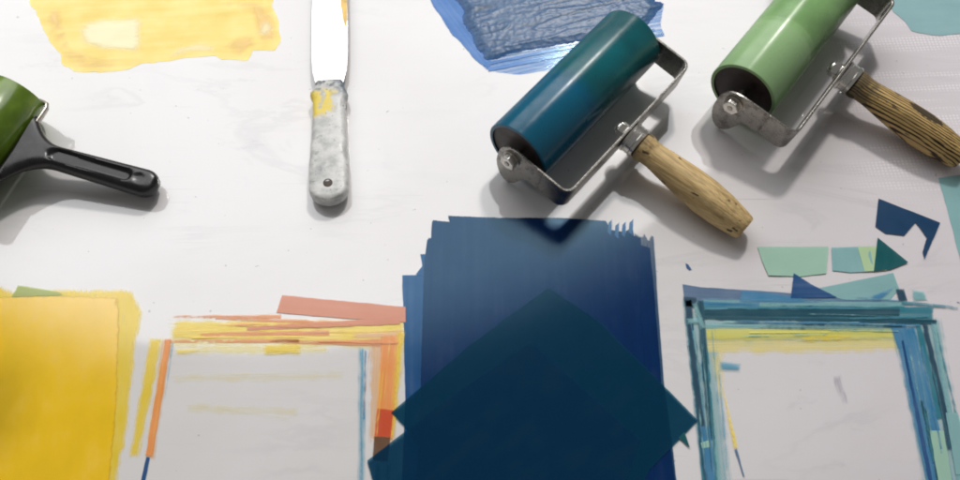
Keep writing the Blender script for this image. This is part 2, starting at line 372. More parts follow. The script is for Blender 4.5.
# orange and yellow outline
t = empty('ink_outline', at(280, 400), 'orange and yellow square outline of ink left by a lifted plate, beside the yellow square', 'ink outline', 'ink outlines')
ORANGE = t
film('ink_stroke', [(148, 337), (164, 337), (157, 380), (140, 459), (127, 458)], .2, K['yel_thin'], t, along=((156, 340), (134, 455)), label='wide yellow stroke outside the left edge')
band('ink_wash', (168, 334), (408, 334), 30, 34, .12, K['yel_wash'], t, jit=.12, label='pale yellow wash along the top edge')
band('ink_wash', (173, 350), (330, 349), 14, 12, .14, K['yel_wash'], t, jit=.12, label='pale yellow wash')
band('ink_wash', (173, 380), (345, 376), 12, 10, .14, K['yel_faint'], t, jit=.12, label='faint yellow wash')
band('ink_wash', (185, 408), (300, 412), 12, 12, .14, K['yel_faint'], t, jit=.12, label='faint yellow wash')
band('ink_wash', (386, 330), (382, 444), 32, 28, .13, K['orange_wash'], t, jit=.1, label='pale orange wash down the right edge')
band('ink_wash', (167, 338), (150, 460), 14, 12, .13, K['orange_wash'], t, jit=.1, label='pale orange wash down the left edge')
band('ink_wash', (200, 335), (330, 333), 5, 7, .46, K['orange_line'], t, label='orange drag line')
band('ink_wash', (352, 336), (404, 334), 9, 12, .47, K['orange_wash'], t, label='orange drag line')
band('ink_stroke', (174, 327), (404, 331), 14, 22, .2, K['yel_line'], t)
band('ink_stroke', (172, 335), (404, 338), 9, 14, .3, K['yel_line'], t)
band('ink_stroke', (172, 332), (300, 329), 10, 8, .35, K['yel_line'], t)
band('ink_stroke', (172, 317), (282, 317), 3, 6, .4, K['orange_line'], t, label='thin orange stroke')
band('ink_stroke', (215, 318), (352, 324), 4, 6, .45, K['orange_line'], t, label='thin orange stroke')
band('ink_stroke', (164, 341), (300, 341), 4, 5, .5, K['orange_line'], t, label='thin orange stroke')
band('ink_stroke', (270, 342), (388, 343), 4, 9, .5, K['orange_line'], t, label='thin orange stroke')
film('ink_stroke', [(282, 295), (406, 307), (406, 323), (345, 319), (276, 313)], .6, K['terra'], t, jit=.02, label='flat terracotta stroke above the top edge')
band('ink_stroke', (247, 329), (400, 321), 4, 7, .65, K['terra'], t, label='reddish brown stroke')
band('ink_stroke', (168, 340), (149, 457), 7, 9, .55, K['orange'], t, label='narrow orange stroke down the left edge')
band('ink_stroke', (148.5, 457), (139, 500), 4, 4, .6, K['blue_line'], t, label='thin dark blue stroke')
band('ink_stroke', (173, 342), (165, 400), 3, 2, .6, K['cyan_line'], t, label='faint blue stroke')
film('ink_stroke', [(381, 336), (402, 334), (398, 380), (393, 440), (373, 438), (377, 400)], .55, K['orange'], t, along=((390, 335), (383, 440)), label='broad orange stroke down the right edge')
band('ink_stroke', (401, 330), (392, 440), 12, 8, .65, K['yel_thin'], t)
film('ink_patch', [(377, 408), (394, 410), (391, 438), (374, 437)], .7, K['redo'], t, jit=.02, label='red orange patch')
film('ink_patch', [(374, 436), (391, 437), (388, 462), (372, 460)], .8, K['brown'], t, jit=.02, label='dark brown patch')
band('ink_stroke', (362, 347), (361, 500), 9, 9, .7, K['cyan_line'], t, label='thin cyan stroke inside the right edge')
band('ink_stroke', (366, 350), (364, 420), 3, 3, .75, K['blue_mid'], t, label='thin blue stroke')
band('ink_stroke', (378, 462), (376, 520), 5, 5, .75, K['teal_pale'], t)
band('ink_stroke', (388, 462), (387, 520), 5, 5, .75, K['teal_pale'], t)
band('ink_stroke', (262, 350), (302, 349), 13, 14, .66, K['yel_thin'], t, label='bright yellow dab')
band('ink_stroke', (176, 352), (200, 352), 6, 6, .66, K['yel_line'], t)
band('ink_stroke', (170, 376), (345, 371), 5, 5, .66, K['yel_faint'], t, label='faint yellow stroke')
band('ink_stroke', (190, 402), (290, 420), 5, 5, .66, K['yel_faint'], t, label='faint yellow stroke')

# navy square
t = empty('ink_square', at(540, 380), 'large rolled out square of glossy navy blue ink in the centre foreground', 'ink patch')
film('ink_layer', [(402, 275), (424, 275), (440, 300), (440, 540), (399, 540), (405, 400)], .3, K['blue_film'], t, along=((413, 276), (412, 480)), jit=.03, label='thin lighter blue layer')
film('ink_layer', [(420, 254), (422, 266), (415, 275), (440, 280), (440, 238), (428, 238), (427, 254)], .5, K['blue_film'], t, along=((430, 240), (428, 270)), jit=.02, label='thin lighter blue layer')
film('ink_layer', [(432, 217), (433, 220), (449, 222), (448, 216), (500, 218), (560, 218), (606, 221), (611, 230), (612, 222), (617, 231), (619, 224), (624, 232), (631, 228), (632, 224), (634, 236), (641, 238), (641, 320), (648, 400), (660, 540), (414, 540), (420, 400), (423, 300), (424, 262), (427, 240), (431, 238)], .8, K['navy'], t, along=((500, 220), (505, 480)), jit=.025)
film('ink_layer', [(634, 232), (642, 237), (644, 233), (648, 240), (651, 235), (654, 237), (658, 300), (664, 380), (672, 440), (684, 540), (655, 540), (640, 380), (635, 300)], .55, K['blue_spike'], t, along=((650, 236), (665, 420)), jit=.02, label='pale streaky blue layer')
film('ink_layer', [(622, 240), (650, 248), (655, 300), (662, 390), (671, 450), (682, 540), (640, 540), (620, 400)], .68, K['navy'], t, along=((650, 236), (665, 420)), jit=.03)
for i, (x, y) in enumerate([(610, 219), (617, 222), (624, 221), (631, 219)]):
    film('ink_streak', [(x-2, y+4), (x+2.5, y), (x+1.5, y+18), (x-3, y+14)], .9+.06*i, K['blue_film'], t, jit=.01, label='pale streak at the top edge')
# green skins
sk = 'green film sheets lying diagonally on the navy square'
o = film('ink_film', [(391, 413), (470, 345), (548, 288), (600, 322), (622, 345), (640, 362), (698, 421), (650, 470), (625, 520), (470, 520), (408, 431)], 1.3, K['green_film'], jit=.015, along=((391, 413), (548, 288)))
tag(o, 'dark green translucent ink diamond with its sharp right corner past the navy square', 'ink film', sk)
o = film('ink_film', [(367, 461), (440, 405), (530, 342), (640, 440), (600, 560), (395, 560)], 1.5, K['green_film2'], jit=.015, along=((367, 461), (530, 342)))
tag(o, 'darker green ink sheet, its pointed left corner over the orange outline end', 'ink film', sk)
o = film('ink_flake', [(678, 438), (684, 432), (690, 449)], 1.35, K['teal_skin'], jit=.01)
tag(o, 'tiny dark green sliver below the right corner of the green diamond', 'ink flake')

# teal outline, right
t = empty('ink_outline', at(820, 400), 'teal, blue and yellow square ink outline left by a lifted plate, right of navy', 'ink outline', 'ink outlines')
band('ink_wash', (690, 322), (905, 322), 52, 50, .12, K['teal_wash'], t, jit=.15, label='pale teal wash along the top edge')
band('ink_wash', (703, 346), (905, 344), 20, 20, .14, K['yel_wash'], t, jit=.15, label='pale yellow wash')
band('ink_wash', (700, 310), (722, 520), 30, 30, .13, K['teal_wash'], t, jit=.15, label='pale teal wash down the left edge')
band('ink_wash', (918, 318), (950, 520), 50, 52, .13, K['teal_wash'], t, jit=.15, label='pale teal wash down the right edge')
band('ink_wash', (716, 352), (722, 400), 16, 10, .15, K['yel_wash'], t, jit=.1, label='faint yellow wash')
film('ink_stroke', [(682, 284), (700, 287), (780, 292), (840, 297), (900, 300), (900, 305), (800, 304), (700, 302), (684, 300)], .3, K['slate'], t, along=((682, 288), (900, 302)), jit=.03, label='slate blue stroke along the top edge')
film('ink_patch', [(682, 296), (697, 297), (696, 309), (685, 308)], .9, K['navy_line'], t, jit=.02, label='navy corner patch')
film('ink_patch', [(740, 290), (772, 292), (835, 304), (738, 304)], .8, K['blue_mid'], t, jit=.02, label='blue wedge')
film('ink_patch', [(815, 289), (893, 273), (899, 289), (890, 300), (845, 300), (825, 296)], .5, K['mint_blue'], t, jit=.02, label='pale green patch above the top edge')
film('ink_patch', [(793, 273), (812, 285), (838, 298), (790, 299)], 1.0, K['blue_line'], t, jit=.02, label='pointed dark blue patch')
film('ink_stroke', [(838, 297), (880, 302), (900, 284), (870, 296), (850, 297)], 1.05, K['blue_mid'], t, jit=.02)
band('ink_stroke', (700, 303), (906, 306), 9, 10, .55, K['teal_pale'], t, jit=.05, label='pale teal stroke')
band('ink_stroke', (698, 305), (760, 305), 9, 6, .6, K['blue_mid'], t)
band('ink_stroke', (697, 312), (934, 316), 14, 20, .7, K['teal_mid'], t, jit=.05)
band('ink_stroke', (700, 314), (900, 313), 9, 11, .85, K['teal_dark'], t, jit=.05, label='dark teal stroke')
band('ink_stroke', (702, 318), (936, 322), 5, 6, .95, K['teal_dark'], t, jit=.04, label='dark teal stroke')
band('ink_stroke', (704, 326), (905, 327), 7, 7, .6, K['teal_pale'], t, jit=.06, label='pale teal stroke')
band('ink_stroke', (703, 334), (902, 334), 15, 14, .5, K['yel_green'], t, jit=.06, label='yellow green stroke')
band('ink_stroke', (708, 339), (880, 338), 6, 8, .65, K['yel_faint'], t, jit=.08, label='faint yellow stroke')
band('ink_stroke', (800, 339), (852, 338), 8, 7, .75, K['yel_thin'], t, jit=.08, label='bright yellow dab')
band('ink_stroke', (684, 298), (709, 520), 5, 9, .5, K['teal_mid'], t)
band('ink_stroke', (688, 300), (712, 520), 8, 10, .9, K['navy_line'], t, jit=.05, label='navy stroke down the left edge')
band('ink_stroke', (699, 300), (712, 440), 9, 7, 1.0, K['teal_dark'], t, jit=.05)
band('ink_stroke', (704, 425), (716, 520), 12, 14, 1.1, K['blue_mid'], t)
band('ink_stroke', (711, 328), (727, 500), 2.5, 2, 1.12, K['cyan_line'], t, jit=.06, label='thin cyan line')
band('ink_stroke', (690, 318), (704, 420), 2, 2.5, 1.13, K['cyan_line'], t, jit=.06, label='thin cyan line')
band('ink_stroke', (707, 350), (717, 500), 3, 4, 1.14, K['teal_mid'], t, jit=.08)
band('ink_stroke', (700, 300), (905, 300), 3, 3, 1.14, K['cyan_line'], t, jit=.06, label='thin cyan line')
band('ink_stroke', (705, 309), (880, 308), 2, 2.5, 1.16, K['cyan_line'], t, jit=.06, label='thin cyan line')
band('ink_stroke', (720, 322), (860, 323), 2.5, 2, 1.17, K['teal_pale'], t, jit=.06, label='thin pale line')
band('ink_stroke', (893, 336), (925, 470), 3, 3, 1.1, K['cyan_line'], t, jit=.1, label='thin cyan line')
band('ink_stroke', (912, 330), (930, 420), 2.5, 2.5, 1.12, K['cyan_line'], t, jit=.08, label='thin cyan line')
band('ink_stroke', (921, 400), (948, 520), 5, 7, 1.13, K['teal_dark'], t, jit=.1)
band('ink_stroke', (936, 330), (957, 420), 2.5, 3, 1.14, K['teal_mid'], t, jit=.06)
band('ink_stroke', (693, 330), (709, 450), 2.5, 3, 1.15, K['teal_pale'], t, jit=.03, label='pale teal stroke')
band('ink_stroke', (704, 325), (722, 520), 4, 9, .8, K['teal_pale'], t, label='pale teal stroke')
band('ink_stroke', (686, 322), (703, 321), 7, 7, 1.2, K['teal_pale'], t, label='pale teal dab')
band('ink_stroke', (694, 303), (703, 330), 6, 8, 1.25, K['teal_pale'], t, label='pale teal dab')
band('ink_stroke', (701, 446), (709, 444), 6, 7, 1.2, K['mint'], t, label='mint dab')
band('ink_stroke', (900, 330), (940, 520), 14, 15, .6, K['blue_mid'], t, label='blue stroke down the right edge')
band('ink_stroke', (909, 326), (948, 500), 12, 20, .75, K['blue_mid'], t, label='blue stroke down the right edge')
band('ink_stroke', (917, 322), (940, 420), 8, 10, .85, K['teal_mid'], t)
band('ink_stroke', (924, 322), (951, 450), 7, 9, 1.0, K['navy_line'], t, jit=.06, label='navy stroke down the right edge')
band('ink_stroke', (933, 320), (963, 500), 8, 10, .9, K['teal_pale'], t, label='pale teal stroke')
band('ink_stroke', (902, 340), (934, 500), 3, 5, 1.05, K['blue_line'], t)
band('ink_stroke', (900, 303), (958, 308), 5, 4, 1.15, K['teal_mid'], t, jit=.02, label='thin dark green tail running right')
band('ink_stroke', (895, 322), (937, 322), 6, 5, 1.12, K['teal_dark'], t, jit=.03)
film('ink_patch', [(893, 284), (897, 289), (904, 289), (908, 302), (898, 302)], 1.2, K['navy_line'], t, jit=.02, label='navy corner patch')
film('ink_patch', [(911, 289), (924, 291), (928, 301), (912, 302)], .8, K['teal_pale'], t, jit=.02, label='pale teal patch')
film('ink_patch', [(929, 431), (943, 431), (952, 485), (938, 485)], 1.25, K['mint'], t, jit=.03, label='pale green patch')
film('ink_patch', [(945, 413), (957, 413), (972, 475), (955, 475)], 1.2, K['mint_blue'], t, jit=.03, label='pale teal patch')
band('ink_stroke', (722, 385), (736, 450), 3, 6, .8, K['yel_line'], t, label='short yellow stroke inside the left edge')
band('ink_stroke', (735, 448), (744, 478), 2.5, 1.5, .85, K['slate'], t)
band('ink_smudge', (718, 366), (741, 368), 12, 10, .8, K['cyan_line'], t, label='faint cyan smudge')
band('ink_smudge', (836, 375), (845, 405), 9, 9, .8, K['smudge'], t, label='faint grey smudge')
film('ink_patch', [(886, 318), (905, 318), (912, 348), (896, 350)], .7, K['blue_mid'], t, jit=.05)

def drag_lines(t, P, Q, width, n, mats, seed, z0=1.3, wr=(1.0, 3.2), span=(.25, .8)):
    """thin overlapping drag marks laid along the side P-Q of an outline"""
    rd = random.Random(seed); P = Vector(P); Q = Vector(Q); d = (Q-P).normalized(); nn = Vector((-d.y, d.x)); L = (Q-P).length
    for k in range(n):
        ln = L*rd.uniform(*span); st = rd.uniform(0, L-ln); o1 = rd.gauss(0, .32)*width; o2 = o1+rd.uniform(-2.5, 2.5)
        a = P+d*st+nn*o1; b = P+d*(st+ln)+nn*o2; w_ = rd.uniform(*wr)
        band('ink_stroke', tuple(a), tuple(b), w_, w_*rd.uniform(.4, 1.3), z0+.015*k, K[rd.choice(mats)], t, jit=.06)
drag_lines(t, (698, 313), (935, 315), 26, 11, ['teal_pale', 'cyan_line', 'teal_mid', 'teal_dark', 'cyan_line', 'blue_mid'], 3)
drag_lines(t, (700, 300), (714, 500), 17, 8, ['teal_pale', 'cyan_line', 'teal_dark', 'cyan_line', 'teal_mid'], 5)
drag_lines(t, (912, 325), (946, 500), 32, 12, ['teal_pale', 'cyan_line', 'teal_dark', 'blue_mid', 'teal_mid', 'blue_mid'], 8)
drag_lines(t, (705, 335), (900, 335), 14, 5, ['yel_faint', 'yel_green', 'teal_pale'], 12)
t = ORANGE
drag_lines(t, (170, 331), (404, 333), 22, 11, ['orange_line', 'yel_line', 'yel_faint', 'orange_wash', 'orange_line', 'yel_thin'], 21, .9)
drag_lines(t, (392, 336), (384, 440), 20, 6, ['orange_line', 'yel_line', 'orange_wash', 'orange'], 24, .9, (1., 3.))
drag_lines(t, (166, 340), (148, 458), 8, 4, ['orange_line', 'orange_wash', 'yel_line'], 29, .9, (1., 2.2))
# scraps of dried ink
o = film('ink_skin', [(757, 247), (828, 247), (826, 274), (800, 277), (768, 276), (762, 262)], .5, K['mint'], jit=.015, relief=curl)
tag(o, 'long mint green ink skin, leftmost piece above the teal outline', 'ink skin', 'ink skins above the teal outline')
o = film('ink_skin', [(831, 248), (869, 247), (874, 272), (850, 273), (832, 271)], .6, K['mint_blue'], jit=.015, relief=curl, along=((850, 247), (852, 272)))
tag(o, 'two toned blue green ink skin beside the long mint piece', 'ink skin', 'ink skins above the teal outline')
o = film('ink_skin', [(857, 247), (882, 247), (893, 250), (886, 271), (864, 272)], .75, K['mint_yel'], jit=.015, relief=curl)
tag(o, 'small yellowish green ink skin under the dark teal triangle', 'ink skin', 'ink skins above the teal outline')
o = film('ink_skin', [(877, 238), (908, 263), (890, 270), (873, 272)], 1.0, K['teal_skin'], jit=.01, relief=curl)
tag(o, 'dark teal triangular ink skin lying over the mint pieces', 'ink skin', 'ink skins above the teal outline')
o = film('ink_skin', [(878, 199), (940, 223), (924, 260), (922, 252), (926, 238), (919, 228), (915, 223), (909, 230), (904, 236), (885, 234), (875, 227)], .6, K['navy_skin'], jit=.012, relief=curl)
tag(o, 'torn navy blue ink skin shaped like a flag with a hanging tail', 'ink skin')
o = film('ink_fleck', [(685, 263), (688, 264), (691, 268), (693, 270), (689, 271), (686, 268)], .3, K['blue_line'], jit=.02); tag(o, 'larger blue ink fleck near the wooden handle tip', 'ink fleck', 'small blue flecks')
o = film('ink_fleck', [(702, 279), (704, 280), (707, 284), (704, 283)], .3, K['blue_line'], jit=.02); tag(o, 'tiny blue ink fleck just above the teal outline corner', 'ink fleck', 'small blue flecks')
o = film('ink_fleck', [(955, 297), (957, 301), (962, 303), (962, 305), (956, 303)], .3, K['navy_line'], jit=.02); tag(o, 'dark curled ink fleck at the right edge of the picture', 'ink fleck')
o = film('ink_patch', [(872, -60), (884, -6), (893, 12), (905, 22), (911, 31), (918, 33), (938, 36), (960, 34), (1040, 34), (1040, -60)], .4, K['aqua'], along=((900, 10), (960, 10)), jit=.05)
tag(o, 'flat pale aqua ink patch in the upper right corner', 'ink patch')
o = film('ink_patch', [(938, 178), (960, 175), (1010, 170), (1010, 300), (966, 285), (952, 228)], .4, K['mint_blue'], along=((945, 190), (960, 280)), jit=.05)
tag(o, 'pale green ink sliver cut off by the right edge below the striped handle', 'ink patch')

# blue ink slab, top: thin washes with a thick scraped mound on top
t = empty('ink_slab', at(560, 20), 'thick grey blue ink mound with streaky blue edges at the top centre', 'ink mound')
film('ink_wash', [(420, -60), (432, 5), (441, 18), (452, 36), (462, 42), (478, 62), (486, 70), (498, 73), (520, 75), (560, 69), (600, 60), (640, 42), (664, 34), (661, 22), (664, 6), (652, 0), (660, -60)], .2, K['blue_wash'], t, along=((490, 66), (660, 32)), jit=.08, label='streaky translucent blue wash')
film('ink_rim', [(424, -60), (430, 0), (442, 18), (450, 32), (460, 42), (475, 60), (488, 70), (492, 62), (470, 30), (470, -60)], .4, K['blue_deep'], t, along=((430, 0), (480, 65)), jit=.12, label='deep blue rim')
band('ink_streak', (488, 70), (664, 34), 4, 4, .5, K['blue_deep'], t, jit=.06, label='deep blue drag line')
band('ink_streak', (486, 64), (655, 30), 3, 3, .55, K['blue_deep'], t, jit=.06, label='deep blue drag line')
band('ink_streak', (490, 58), (600, 38), 3, 4, .58, K['blue_mid'], t, jit=.06, label='blue drag line')
band('ink_streak', (610, 42), (664, 32), 5, 4, .6, K['blue_mid'], t, jit=.04, label='blue drag line')
def mound_mat():
    q = NT('grey_blue_thick_ink'); p = q.n('ShaderNodeUVMap').outputs[0]
    st = q.noise(q.mapping(p, (.10, .9, 1)), 1.0, 5, .6, .8); n2 = q.noise(p, 2.6, 5, .6, .5)
    c = q.mix(q.rng(n2, .35, .65), lin(40, 76, 118), lin(62, 100, 140))
    c = q.mix(q.rng(st, .54, .70, 0, .8), c, lin(40, 62, 78))
    c = q.mix(q.rng(st, .47, .30, 0, .5), c, lin(88, 125, 150))
    d = q.n('ShaderNodeAttribute', attribute_name='rim').outputs['Fac']
    c = q.mix(q.rng(d, .35, .0, 0, .45), c, lin(30, 85, 160))
    b = q.n('ShaderNodeBsdfPrincipled', {'Base Color': c, 'Roughness': .33, 'Specular IOR Level': .26, 'Normal': q.bump(q.math('ADD', q.noise(q.mapping(p, (.5, 3.5, 1)), 1., 5, .6, .6), q.math('MULTIPLY', q.noise(p, 4, 5, .65, .4), .6)), .10, .0009)})
    return q.done(b.outputs[0])
def mound_relief(v, d, u, vv):
    a = v.dot(u); c = v.dot(vv)
    h = .16*min(1, d/.8)**.9
    pb = max(0, min(1, .5-.22*(a+1)))
    h += (.012+.06*pb)*noise.fractal(Vector((a*2.3, c*2.3, 1)), 1, 2, 4)*min(1, d/.5)
    r = 1-abs(noise.noise(Vector((a*.16, c*1.1+.25*noise.noise(Vector((a*.5, c*.5, 2))), 5)))*2)
    h += .05*max(0, r)**6*min(1, d/.4)
    rr = 1-abs(noise.noise(Vector((a*1.3, c*1.6, 8)))*2.2)
    h += .02*max(0, rr)**3*min(1, d/.4)
    return max(h, .01)
film('ink_body', [(444, -60), (452, -5), (464, 12), (463, 24), (472, 34), (477, 48), (486, 60), (497, 59), (512, 54), (530, 50), (560, 45), (600, 38), (640, 27), (648, 24), (656, 14), (664, 4), (655, 2), (640, -60)], .6, mound_mat(), t, along=((500, 40), (640, 10)), jit=.16, grid=.13, step=.15, relief=mound_relief, label='thick grey blue ink with ridges')

# ------------------------------------------------------------------ brayers
M_STEEL = metal('worn_steel', (.50, .47, .42, 1), .30, .55, (.09, .07, .045, 1))
M_STEEL_DARK = metal('tarnished_steel', (.36, .345, .32, 1), .24, .65, (.055, .042, .03, 1), 130)
M_CHROME = metal('bright_steel', (.72, .70, .66, 1), .16, .25, (.12, .10, .06, 1))
def roller_mat(name, a, b, split, soft=.002, alt=None, rough=.30):
    q = NT(name); p = q.n('ShaderNodeTexCoord').outputs['Object']; s = q.n('ShaderNodeSeparateXYZ', {0: p})
    ang = q.math('ARCTAN2', s.outputs[1], s.outputs[2])
    wob = q.math('MULTIPLY', q.math('SUBTRACT', q.noise(p, 22, 1), .5), .006)
    stepv = q.math('MULTIPLY', q.rng(ang, -.25, -.22), .022)
    f = q.rng(q.math('ADD', q.math('ADD', s.outputs[0], wob), stepv), split, split+soft)
    c = q.mix(f, a, b)
    n1 = q.noise(q.mapping(p, (1, 1, 1)), 26, 3, .5)
    c = q.n('ShaderNodeHueSaturation', {'Color': c, 'Value': q.rng(n1, .3, .7, .8, 1.2)}).outputs[0]
    if alt:
        lap = q.math('MULTIPLY', q.rng(ang, -.9, -.86), q.rng(s.outputs[0], -.02, -.015, 1, 0))
        c = q.mix(q.math('MULTIPLY', lap, .8), c, alt)
    n2 = q.noise(p, 1100, 3, .6)
    b = q.n('ShaderNodeBsdfPrincipled', {'Base Color': c, 'Roughness': q.rng(q.noise(p, 90, 4), .3, .7, rough*.85, rough*1.2), 'IOR': 1.55, 'Anisotropic': .93, 'Anisotropic Rotation': .25,
        'Tangent': q.n('ShaderNodeTangent', direction_type='RADIAL', axis='X').outputs[0],
        'Normal': q.bump(q.math('ADD', q.math('MULTIPLY', n2, .5), q.noise(p, 160, 3)), .04, .0003)})
    return q.done(b.outputs[0])
def wood_mat(name, light, dark, freq, strength, flecks, seed=0, patch=0):
    q = NT(name); p = q.n('ShaderNodeTexCoord').outputs['Object']        # the handle runs along local y
    p = q.mapping(p, loc=(seed, seed*.37, seed*.11))
    wp = q.n('ShaderNodeVectorMath', {0: p, 1: q.n('ShaderNodeTexNoise', {'Vector': q.mapping(p, (1, .12, 1)), 'Scale': 60.0, 'Detail': 2.0}).outputs[1]}, operation='ADD')
    q.t.nodes.remove(wp)
    warp = q.noise(q.mapping(p, (1, .10, 1)), 70, 3, .5)
    sx = q.n('ShaderNodeSeparateXYZ', {0: p})
    g = q.math('ADD', q.math('MULTIPLY', q.math('ADD', sx.outputs[0], q.math('MULTIPLY', sx.outputs[2], .35)), freq), q.math('MULTIPLY', warp, 3.2))
    band_ = q.math('FRACT', g)
    br = q.noise(q.mapping(p, (1, .09, 1)), 260, 4, .6)
    grain = q.math('MULTIPLY', q.rng(q.math('ADD', band_, q.math('MULTIPLY', q.math('SUBTRACT', br, .5), .8)), .50 if patch else .58, .72 if patch else .82), q.rng(br, .22 if patch else .30, .42 if patch else .55))
    fine = q.noise(q.mapping(p, (1, .05, 1)), 700, 4, .6)
    c = q.mix(q.math('MULTIPLY', grain, strength), light, dark)
    c = q.n('ShaderNodeHueSaturation', {'Color': c, 'Value': q.rng(fine, .25, .75, .66, 1.22)}).outputs[0]
    fl = q.rng(q.noise(q.mapping(p, (1, .35, 1)), 210, 2, .5), .66, .70, 0, flecks)
    c = q.mix(fl, c, (.035, .022, .012, 1))
    blot = q.rng(q.noise(q.mapping(p, (1, .5, 1)), 55, 4, .6), .50, .72, 0, .45)
    c = q.mix(blot, c, tuple(x*.45 for x in light[:3])+(1,))
    yy = q.n('ShaderNodeSeparateXYZ', {0: q.n('ShaderNodeTexCoord').outputs['Object']}).outputs[1]
    ng = q.math('MULTIPLY', q.rng(q.math('ADD', yy, q.math('MULTIPLY', q.math('SUBTRACT', q.noise(p, 160, 4), .5), .05)), -.045 if patch else -.030, -.020 if patch else -.012), .75 if patch else .45)
    c = q.mix(ng, c, (.05, .045, .03, 1))
    if patch:
        raw = q.n('ShaderNodeSeparateXYZ', {0: q.n('ShaderNodeTexCoord').outputs['Object']})
        e = q.math('ADD', q.math('POWER', q.math('DIVIDE', q.math('SUBTRACT', raw.outputs[0], patch[0]), patch[2]), 2.), q.math('POWER', q.math('DIVIDE', q.math('SUBTRACT', raw.outputs[1], patch[1]), patch[3]), 2.))
        e = q.math('ADD', e, q.math('MULTIPLY', q.math('SUBTRACT', q.noise(p, 300, 3), .5), 1.6))
        c = q.mix(q.math('MULTIPLY', q.rng(e, .9, 1.1, 1, 0), .9), c, (.03, .022, .015, 1))
    b = q.n('ShaderNodeBsdfPrincipled', {'Base Color': c, 'Roughness': q.rng(fine, .3, .7, .42, .62), 'Specular IOR Level': .35, 'Normal': q.bump(q.math('ADD', fine, q.math('MULTIPLY', grain, -.8)), .45, .0005)})
    return q.done(b.outputs[0])
M_DISC = plain('dark_roller_core', lin(48, 36, 34), .45, .5, 120)
M_BLACK = plain('black_plastic', lin(26, 24, 26), .30, .25, 90, .5, .12)
def hexnut(bm, c, axis, r, h, turn=0.3, dome=0):
    axis = Vector(axis).normalized(); a = axis.orthogonal().normalized(); b = axis.cross(a)
    pts = [Vector(c)+(a*math.cos(turn+k*math.pi/3)+b*math.sin(turn+k*math.pi/3))*r for k in range(6)]
    prism(bm, pts, axis, h)
    if dome: lathe(bm, [(h-.01, 0), (h-.01, r*.8), (h+dome*.4, r*.72), (h+dome*.8, r*.42), (h+dome, 0)], c, axis, 24)
